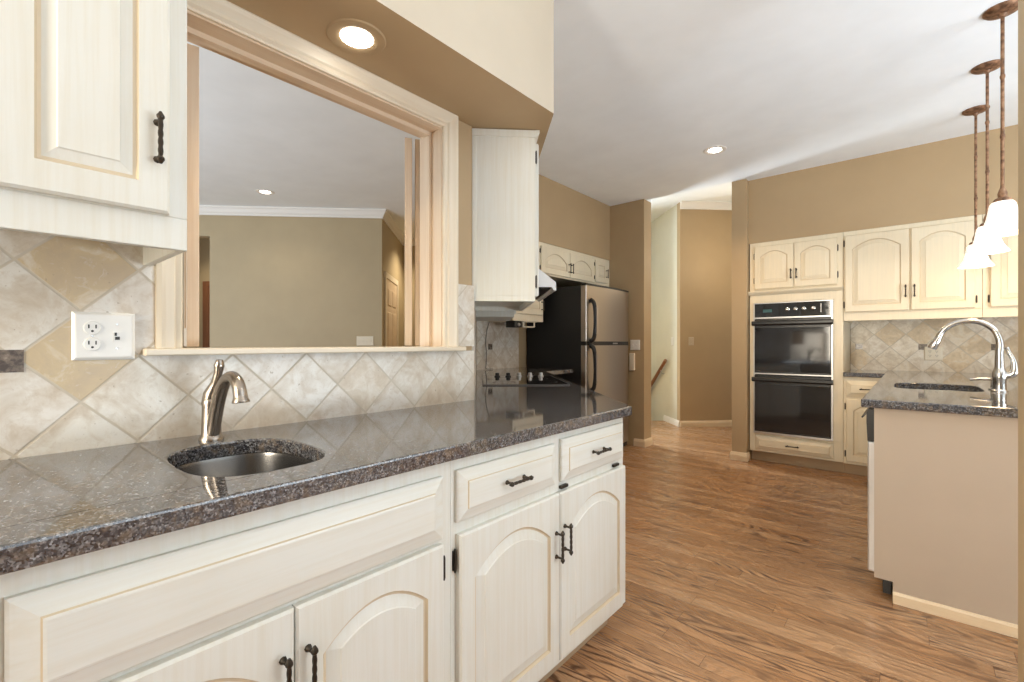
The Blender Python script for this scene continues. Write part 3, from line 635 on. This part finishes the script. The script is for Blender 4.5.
def fhandle(z0, z1, parent, end):
    x = 0.07; zs = [z0, z0 + (z1 - z0) * 0.1, z0 + (z1 - z0) * 0.5, z1 - (z1 - z0) * 0.1, z1]
    mb = MB(); mb.tube(smooth_path([(x, -0.066, zs[0]), (x, -0.108, zs[1]), (x, -0.120, zs[2]), (x, -0.108, zs[3]), (x, -0.066, zs[4])], 6), interp([0.026, 0.020, 0.017, 0.020, 0.026], 6), 10)
    h = mb.build('handle', 'black', parent, True)
    MB().tube([(x, -0.140, zs[1] + 0.03), (x, -0.141, zs[2]), (x, -0.140, zs[3] - 0.03)], 0.010, 8).build('grip_insert', 'stainless', h, True)
fhandle(1.192, 1.60, d1, 0); fhandle(0.70, 1.148, d2, 1)

# ------------------------------------------------------------------ cooktop and hood (diagonal frame)
x_, y_ = dg(0.690, 0.585)
r = thing('cooktop', 'black glass electric cooktop set in the granite beyond the wall corner', 'cooktop', (x_, y_, ZC), 135)
MB().box(0, 0.75, 0, 0.525, 0.0, 0.007).build('glass_top', 'blackglass', r, bevel=0.002)
mb = MB(); mb.box(-0.004, 0, -0.004, 0.529, 0, 0.0075); mb.box(0.75, 0.754, -0.004, 0.529, 0, 0.0075); mb.box(0, 0.75, -0.004, 0, 0, 0.0075); mb.box(0, 0.75, 0.525, 0.529, 0, 0.0075); mb.build('steel_frame', 'dark_steel', r)
for i in range(5):
    MB().lathe([(0.022, 0), (0.022, 0.005), (0.016, 0.010), (0.015, 0.026), (0.012, 0.029), (0.0, 0.029)], (0.665, 0.085 + 0.082 * i, 0.007), (0, 0, 1), 16).build('knob', 'silver' if i < 3 else 'darkplastic', r, True)  # last two knobs dark: silhouette against a bright reflection put into the colour
for bx, by, br in ((0.17, 0.14, 0.095), (0.17, 0.39, 0.075), (0.45, 0.14, 0.075), (0.45, 0.39, 0.11)):
    MB().lathe([(br - 0.003, 0), (br - 0.003, 0.0006), (br, 0.0006), (br, 0)], (bx, by, 0.007), n=32, cap=False).build('burner_ring', 'darkplastic', r)
x_, y_ = dg(0.660, 0.0)
r = thing('range_hood', 'white under cabinet range hood sticking out beside tall cabinet end', 'range hood', (x_, y_, 1.49), 135)
mb = MB(); mb.profile([(0.0, 0.0), (0.0, 0.17), (-0.31, 0.17), (-0.40, 0.125), (-0.497, 0.050), (-0.50, 0.0), (-0.485, 0.0), (-0.47, 0.02), (-0.03, 0.02), (-0.015, 0.0)], 'x', 0.0, 0.75)
mb.build('canopy', 'hoodwhite', r)
MB().box(0.02, 0.73, -0.47, -0.03, 0.012, 0.02).build('filter_panel', 'darkplastic', r)

# ------------------------------------------------------------------ faucets
r = thing('bar_faucet', 'short brushed nickel single lever faucet behind the small bar sink', 'faucet', (-1.412, 0.413, ZC))
mb = MB(); mb.lathe([(0.029, 0), (0.029, 0.006), (0.0245, 0.012), (0.023, 0.018), (0.0215, 0.090), (0.023, 0.097), (0.022, 0.104), (0.018, 0.114), (0.010, 0.119), (0, 0.12)], n=24); mb.build('body', 'nickel', r, True)
sp = smooth_path([(0.010, 0.0, 0.018), (0.026, 0.001, 0.06), (0.054, 0.002, 0.115), (0.086, 0.004, 0.155), (0.124, 0.006, 0.172), (0.155, 0.008, 0.164), (0.172, 0.009, 0.145), (0.179, 0.0095, 0.124)], 6)
mb = MB(); mb.tube(sp, interp([0.0165, 0.0165, 0.016, 0.015, 0.0145, 0.0148, 0.0152, 0.0158], 6), 16); mb.build('spout', 'nickel', r, True)
MB().lathe([(0.0158, 0.004), (0.0165, -0.002), (0.0195, -0.009), (0.0195, -0.012), (0.014, -0.012), (0.012, -0.006)], (0.179, 0.0095, 0.124), (-0.2, 0, 1), 20).build('spray_head', 'nickel', r, True)
lv = smooth_path([(-0.004, 0, 0.094), (0.004, 0.0, 0.122), (0.022, 0.003, 0.150), (0.036, 0.005, 0.178), (0.040, 0.006, 0.198), (0.043, 0.006, 0.213)], 5)
MB().tube(lv, interp([0.0225, 0.0195, 0.0120, 0.0100, 0.0125, 0.007], 5), 14).build('lever', 'nickel', r, True)
r = thing('kitchen_faucet', 'tall chrome gooseneck faucet on the peninsula beside its sink', 'faucet', (0.345, 3.56, ZC))
mb = MB(); mb.lathe([(0.033, 0), (0.033, 0.005), (0.027, 0.012), (0.026, 0.06), (0.030, 0.07), (0.028, 0.10), (0.020, 0.125)], n=24); mb.build('body', 'chrome', r, True)
sp = smooth_path([(0, 0, 0.11), (0.0, 0, 0.20), (0.0, 0, 0.27), (-0.025, 0, 0.335), (-0.085, 0, 0.375), (-0.16, 0, 0.372), (-0.215, 0, 0.335), (-0.24, 0, 0.285)], 6)
mb = MB(); mb.tube(sp, interp([0.020, 0.0175, 0.0155, 0.0145, 0.0145, 0.0145, 0.015, 0.016], 6), 16); mb.build('spout', 'chrome', r, True)
MB().lathe([(0.016, 0), (0.019, -0.02), (0.021, -0.06), (0.019, -0.066), (0.014, -0.066)], (-0.24, 0, 0.286), (0.45, 0, 1), 18).build('spray_head', 'chrome', r, True)
mb = MB(); mb.tube(smooth_path([(0.02, 0.0, 0.085), (0.05, 0.0, 0.10), (0.052, 0.0, 0.16), (0.032, 0.0, 0.215), (0.027, 0.0, 0.235)], 5), interp([0.016, 0.020, 0.012, 0.009, 0.010], 5), 12); mb.build('lever', 'chrome', r, True)
r = thing('soap_dispenser', 'chrome soap dispenser with sideways spout beside the tall faucet', 'soap dispenser', (0.335, 3.68, ZC))
MB().lathe([(0.022, 0), (0.022, 0.006), (0.014, 0.012), (0.013, 0.05), (0.017, 0.055), (0.016, 0.066), (0, 0.068)], n=18).build('pump_body', 'chrome', r, True)
MB().tube([(0, 0, 0.056), (-0.05, -0.002, 0.058), (-0.095, -0.004, 0.052)], [0.009, 0.008, 0.007], 10).build('nozzle', 'chrome', r, True)

# ------------------------------------------------------------------ pendants and recessed lights
pend = None
def children(o): return [c for c in COL.objects if c.parent == o]
def copy_tree(o, parent=None):
    c = o.copy(); COL.objects.link(c)
    if parent: c.parent = parent
    for ch in children(o): copy_tree(ch, c)
    return c
PX = 0.328; PYS = (4.57, 3.90, 3.28)
PL = ('bell glass pendant farthest from camera, lowest hanging left of the three in view', 'middle bell glass pendant of the row over the peninsula', 'bell glass pendant nearest the camera, its shade cut off by the pillar')
r = thing('pendant_light', PL[0], 'pendant light', (PX, PYS[0], H), 0, 'pendants over the peninsula')
MB().lathe([(0.070, 0.0), (0.070, -0.006), (0.062, -0.014), (0.040, -0.021), (0.018, -0.026), (0.011, -0.040), (0.0, -0.042)], n=28).build('canopy', 'copper', r, True)
mb = MB(); mb.tube([(0, 0, -0.036), (0, 0, -0.90)], 0.0075, 10)
for z in (-0.33, -0.62): mb.lathe([(0.0085, -0.01), (0.010, -0.004), (0.010, 0.004), (0.0085, 0.01)], (0, 0, z), n=10)
mb.build('rod', 'copper', r, True)
MB().lathe([(0.008, -0.87), (0.014, -0.885), (0.018, -0.90), (0.016, -0.918), (0.030, -0.926), (0.034, -0.935), (0.030, -0.946)], n=18).build('socket_cap', 'copper', r, True)
prof = [(0.0243, -0.938), (0.0395, -0.942), (0.0471, -0.955), (0.0517, -0.985), (0.0578, -1.02), (0.0669, -1.05), (0.0806, -1.075), (0.0927, -1.092), (0.0935, -1.096), (0.0904, -1.095), (0.0783, -1.079), (0.0638, -1.052), (0.0547, -1.02), (0.0486, -0.985), (0.0441, -0.958), (0.0365, -0.946), (0.0243, -0.942)]
MB().lathe(prof, n=32, cap=False).build('glass_shade', 'shade', r, True)
for k, yy in enumerate(PYS):
    if k:
        c = copy_tree(r); c.location = (PX, yy, H); c['label'] = PL[k]
    lamp('pendant_bulb', 'POINT', (PX, yy, H - 1.13), 3, AMBER, shadow_soft_size=0.05)
def downlight(x, y, z, label, energy, trimmat='white', color=WARM):
    r = thing('recessed_light', label, 'ceiling light', (x, y, z))
    MB().lathe([(0.052, -0.001), (0.066, -0.006), (0.088, -0.004), (0.092, 0.0), (0.052, 0.0)], n=36, cap=False).build('trim_ring', trimmat, r, True)
    MB().lathe([(0.0, -0.014), (0.022, -0.012), (0.040, -0.007), (0.052, -0.001)], n=28, cap=False).build('lens', 'lens', r, True)
    lamp('recessed_bulb', 'SPOT', (x, y, z - 0.03), energy, color, shadow_soft_size=0.05, spot_size=R(130), spot_blend=0.7)
downlight(-1.359, 0.808, SOF, 'lit recessed light with tan trim in the soffit underside', 18, 'tan')
downlight(-1.267, 4.085, H, 'lit recessed light in the white kitchen ceiling before the hall', 62, color=AMBER)
downlight(-5.28, 2.05, H, 'lit recessed light in the ceiling of the room beyond the pass-through', 9)
downlight(1.25, 4.2, H, 'unseen recessed light added right of the pendants to brighten the oven wall', 100, color=AMBER)  # added unseen lamp, lifts the oven wall and its tiles
downlight(0.7, 1.1, H, 'unseen recessed light added in the kitchen ceiling as fill', 8)  # added unseen lamp, general kitchen fill
downlight(-5.3, 4.35, H, 'unseen recessed light added in the passage ceiling beyond the far room', 80)  # added unseen lamp for the passage
downlight(-7.15, 2.05, H, 'unseen recessed light added to brighten the side passage', 40)  # added unseen lamp, brightens the strip left of the far wall
downlight(-0.9, 6.9, 3.15, 'unseen recessed light added to brighten the hall', 18)  # added lamp, kept hidden behind the oven wall
lamp('hall_fill', 'POINT', (-1.6, 6.25, 2.3), 17, WARM, shadow_soft_size=0.12)  # added point light without a fixture, lifts the hall end wall

# ------------------------------------------------------------------ plates, switches, outlets (local: plate faces -y)
def plate(name, label, cat, loc, rot, w, h, m, kinds):
    """kinds: list of 'outlet', 'switch', 'jack', 'blank' side by side"""
    r = thing(name, label, cat, loc, rot)
    MB().loops([[(-w / 2 + o, y, -h / 2 + o), (w / 2 - o, y, -h / 2 + o), (w / 2 - o, y, h / 2 - o), (-w / 2 + o, y, h / 2 - o)] for o, y in ((0, 0), (0, -0.003), (0.005, -0.0075), (0.008, -0.0085))]).build('cover_plate', m, r)
    n = len(kinds)
    for i, k in enumerate(kinds):
        x = (i - (n - 1) / 2) * 0.046
        if k == 'outlet':
            for dz in (-0.0195, 0.0195):
                q = MB().lathe([(0.0165, 0), (0.0165, 0.0015), (0.015, 0.0025), (0, 0.0025)], (x, -0.0085, dz), (0, -1, 0), 20).build('receptacle', m, r)
                mb = MB(); mb.box(x - 0.0078, x - 0.0052, -0.0116, -0.0105, dz - 0.001, dz + 0.008); mb.box(x + 0.0052, x + 0.0078, -0.0116, -0.0105, dz - 0.001, dz + 0.008)
                mb.lathe([(0.0027, 0), (0.0027, 0.0008)], (x, -0.0108, dz - 0.0075), (0, -1, 0), 10); mb.build('slots', 'slot', q)
            MB().lathe([(0.003, 0), (0.0025, 0.001), (0, 0.001)], (x, -0.0085, 0), (0, -1, 0), 10).build('screw', 'silver', r)
        elif k in ('switch', 'jack'):
            mb = MB()
            if k == 'switch': mb.profile([(-0.0085, -0.012), (-0.0105, -0.011), (-0.0185, 0.004), (-0.0165, 0.008), (-0.0085, 0.006)], 'x', x - 0.005, x + 0.005)
            else: mb.box(x - 0.007, x + 0.007, -0.0105, -0.0085, -0.012, 0.012)
            tg = mb.build('toggle' if k == 'switch' else 'jack_insert', m, r)
            if k == 'jack':
                mb = MB(); mb.box(x - 0.005, x - 0.0005, -0.0115, -0.010, 0.001, 0.009); mb.box(x - 0.004, x + 0.005, -0.0115, -0.010, -0.009, -0.001); mb.build('slots', 'slot', tg)
            for dz in (-0.03, 0.03): MB().lathe([(0.003, 0), (0.0025, 0.001), (0, 0.001)], (x, -0.0085, dz), (0, -1, 0), 10).build('screw', 'silver', r)
    return r
plate('outlet_plate', 'white double plate with outlet and jack on stone tiles left of faucet', 'outlet', (XW + t_, 0.210, 1.187), 90, 0.118, 0.116, 'plastic', ['outlet', 'jack'])
plate('outlet_plate', 'ivory double outlet plate on tiles behind the tall chrome faucet', 'outlet', (0.135, YO - t_, 1.078), 0, 0.125, 0.125, 'ivory', ['outlet', 'outlet'])
plate('switch_plate', 'four gang beige switch plate on the wall seen through the pass-through', 'light switch', (*hp(RC - Q * 0.20 - D * 0.001), 1.20), 45, 0.205, 0.115, 'ivory', ['switch'] * 4)
plate('switch_plate', 'double light switch on brown wall just right of the refrigerator', 'light switch', (-2.408, YS, 1.152), 0, 0.118, 0.118, 'plastic', ['switch', 'switch'])
plate('switch_plate', 'tan single switch plate on the hall end wall', 'light switch', (*hp(HC + Q * 0.16), 1.20), 45, 0.075, 0.118, 'almond', ['switch'])
plate('switch_plate', 'white single switch plate on the pale stair wall', 'light switch', (*hp(HC + D * 0.25), 1.20), -45, 0.075, 0.118, 'plastic', ['switch'])
tag(MB().box(-2.47, -2.405, YS - 0.03, YS, 0.86, 1.06).build('wall_phone', 'ivory', bevel=0.008), 'slim ivory box mounted on wall beneath the double switch', 'wall box')

# ------------------------------------------------------------------ bifold shutter leaves of the pass-through
def leaf(name, label, x, y, ang, w, grp, hinges=True):
    r = thing(name, label, 'shutter', (x, y, OZ0 + 0.022), ang, grp)
    hgt = 0.925; th = 0.032
    mb = MB(); s_ = 0.045
    mb.box(0, s_, 0, th, 0, hgt); mb.box(w - s_, w, 0, th, 0, hgt); mb.box(s_, w - s_, 0, th, 0, 0.06); mb.box(s_, w - s_, 0, th, hgt - 0.06, hgt); mb.build('frame', 'maple_v', r, bevel=0.002)
    MB().box(s_, w - s_, 0.008, th - 0.008, 0.06, hgt - 0.06).build('panel', 'maple_v', r)
    for hz in ((0.13, hgt - 0.09) if hinges else ()):
        mb = MB(); mb.box(-0.002, 0.0, -0.012, 0.012, hz - 0.035, hz + 0.035); mb.lathe([(0.005, -0.04), (0.005, 0.04)], (-0.004, -0.001, hz), n=8); mb.build('hinge', 'brass', r)
    return r
ga = 127 + 0
leaf('shutter_leaf', 'wood shutter leaf folded open, nearest the right jamb of the pass-through', -1.668, 1.316, 90 + 53, 0.22, 'pass-through shutters')
leaf('shutter_leaf', 'outer wood shutter leaf folded open, left of the right jamb leaf', -1.690, 1.276, 90 + 53, 0.22, 'pass-through shutters', False)
leaf('shutter_leaf', 'wood shutter leaf folded open beside the near wall cabinet', -1.668, 0.455, 90 + 78, 0.22, 'pass-through shutters', False)

# ------------------------------------------------------------------ room beyond: doors
def hinged_door(name, origin, ang, w, h, m, casing_m, knobside=1):
    o = bpy.data.objects.new(name, None); COL.objects.link(o); o.location = (*origin, 0); o.rotation_euler = (0, 0, R(ang)); o['kind'] = 'structure'
    mb = MB(); mb.box(0, w, -0.012, 0, 0.01, h)
    for a, b in ((0.10, w / 2 - 0.04), (w / 2 + 0.04, w - 0.10)):
        for c, d in ((0.15, 0.85), (1.0, h - 0.42), (h - 0.34, h - 0.12)):
            mb.loops([[(a + q, y, c + q), (b - q, y, c + q), (b - q, y, d - q), (a + q, y, d - q)] for q, y in ((0, -0.012), (0.012, -0.020), (0.05, -0.022))])
    mb.build('door_leaf', m, o)
    mb = MB(); mb.box(-0.075, 0, -0.022, 0, 0, h + 0.075); mb.box(w, w + 0.075, -0.022, 0, 0, h + 0.075); mb.box(0, w, -0.022, 0, h, h + 0.075); mb.build('casing', casing_m, o, bevel=0.004)
    MB().lathe([(0.025, 0), (0.012, 0.012), (0.012, 0.03), (0.026, 0.04), (0.026, 0.055), (0, 0.062)], (0.07 if knobside else w - 0.07, -0.012, 0.95), (0, -1, 0), 16).build('door_knob', 'brass', o, True)
    return o
p = RC + D * 0.20; hinged_door('door_1', hp(p), 135, 0.78, 2.0, 'maple_v', 'casing_v')
p = RC - Q * 2.75 + D * 1.30; hinged_door('door_2', hp(p), 45, 0.76, 2.0, 'brown_wood', 'brown_wood')

# ------------------------------------------------------------------ stair handrail, under-cabinet things, cord
r = thing('handrail', 'dark wood handrail slanting down the pale stair wall', 'handrail', (0, 0, 0))
a = HC + D * 0.36 - Q * 0.06; b = HC + D * 2.6 - Q * 0.06
MB().tube([(a.x, a.y, 0.92), (b.x, b.y, -0.68)], 0.026, 12).build('rail', 'brown_wood', r, True)
for f in (0.08, 0.5, 0.92):
    p = a.lerp(b, f); z = 0.92 - 1.60 * f; q = p + Q * 0.06
    MB().tube(smooth_path([(q.x, q.y, z - 0.08), (p.x + 0.01, p.y + 0.01, z - 0.07), (p.x, p.y, z - 0.02)], 4), 0.007, 8).build('bracket', 'silver', r, True)
r = thing('towel_holder', 'cream under cabinet towel bar hanging by the black fridge side', 'towel bar', (-2.89, 3.60, 1.386))
MB().tube(smooth_path([(0, -0.085, 0.0), (0, -0.085, -0.035), (0, -0.075, -0.052), (0, 0.075, -0.052), (0, 0.085, -0.035), (0, 0.085, 0)], 4), 0.008, 8).build('bar', 'ivory', r, True)
MB().box(-0.012, 0.012, -0.10, 0.10, -0.006, 0.0).build('mounting_strip', 'ivory', r)
r = thing('can_opener', 'small black appliance mounted under the corner wall cabinet', 'can opener', (-2.93, 3.42, 1.386))
MB().box(-0.06, 0.06, -0.055, 0.055, -0.062, 0.0).build('housing', 'darkplastic', r, bevel=0.008)
MB().lathe([(0.016, 0), (0.014, 0.012), (0, 0.013)], (0.06, 0, -0.035), (1, 0, 0), 14).build('wheel', 'silver', r, True)
cd = smooth_path([(-3.172, 3.33, 1.384), (-3.175, 3.30, 1.30), (-3.178, 3.285, 1.18), (-3.178, 3.30, 1.05), (-3.175, 3.285, 0.955), (-3.13, 3.24, 0.925), (-3.10, 3.30, 0.922)], 6)
tag(MB().tube(cd, 0.003, 8).build('power_cord', 'rubber', smooth=True), 'thin dark cord hanging down the tiles behind the cooktop', 'cord')
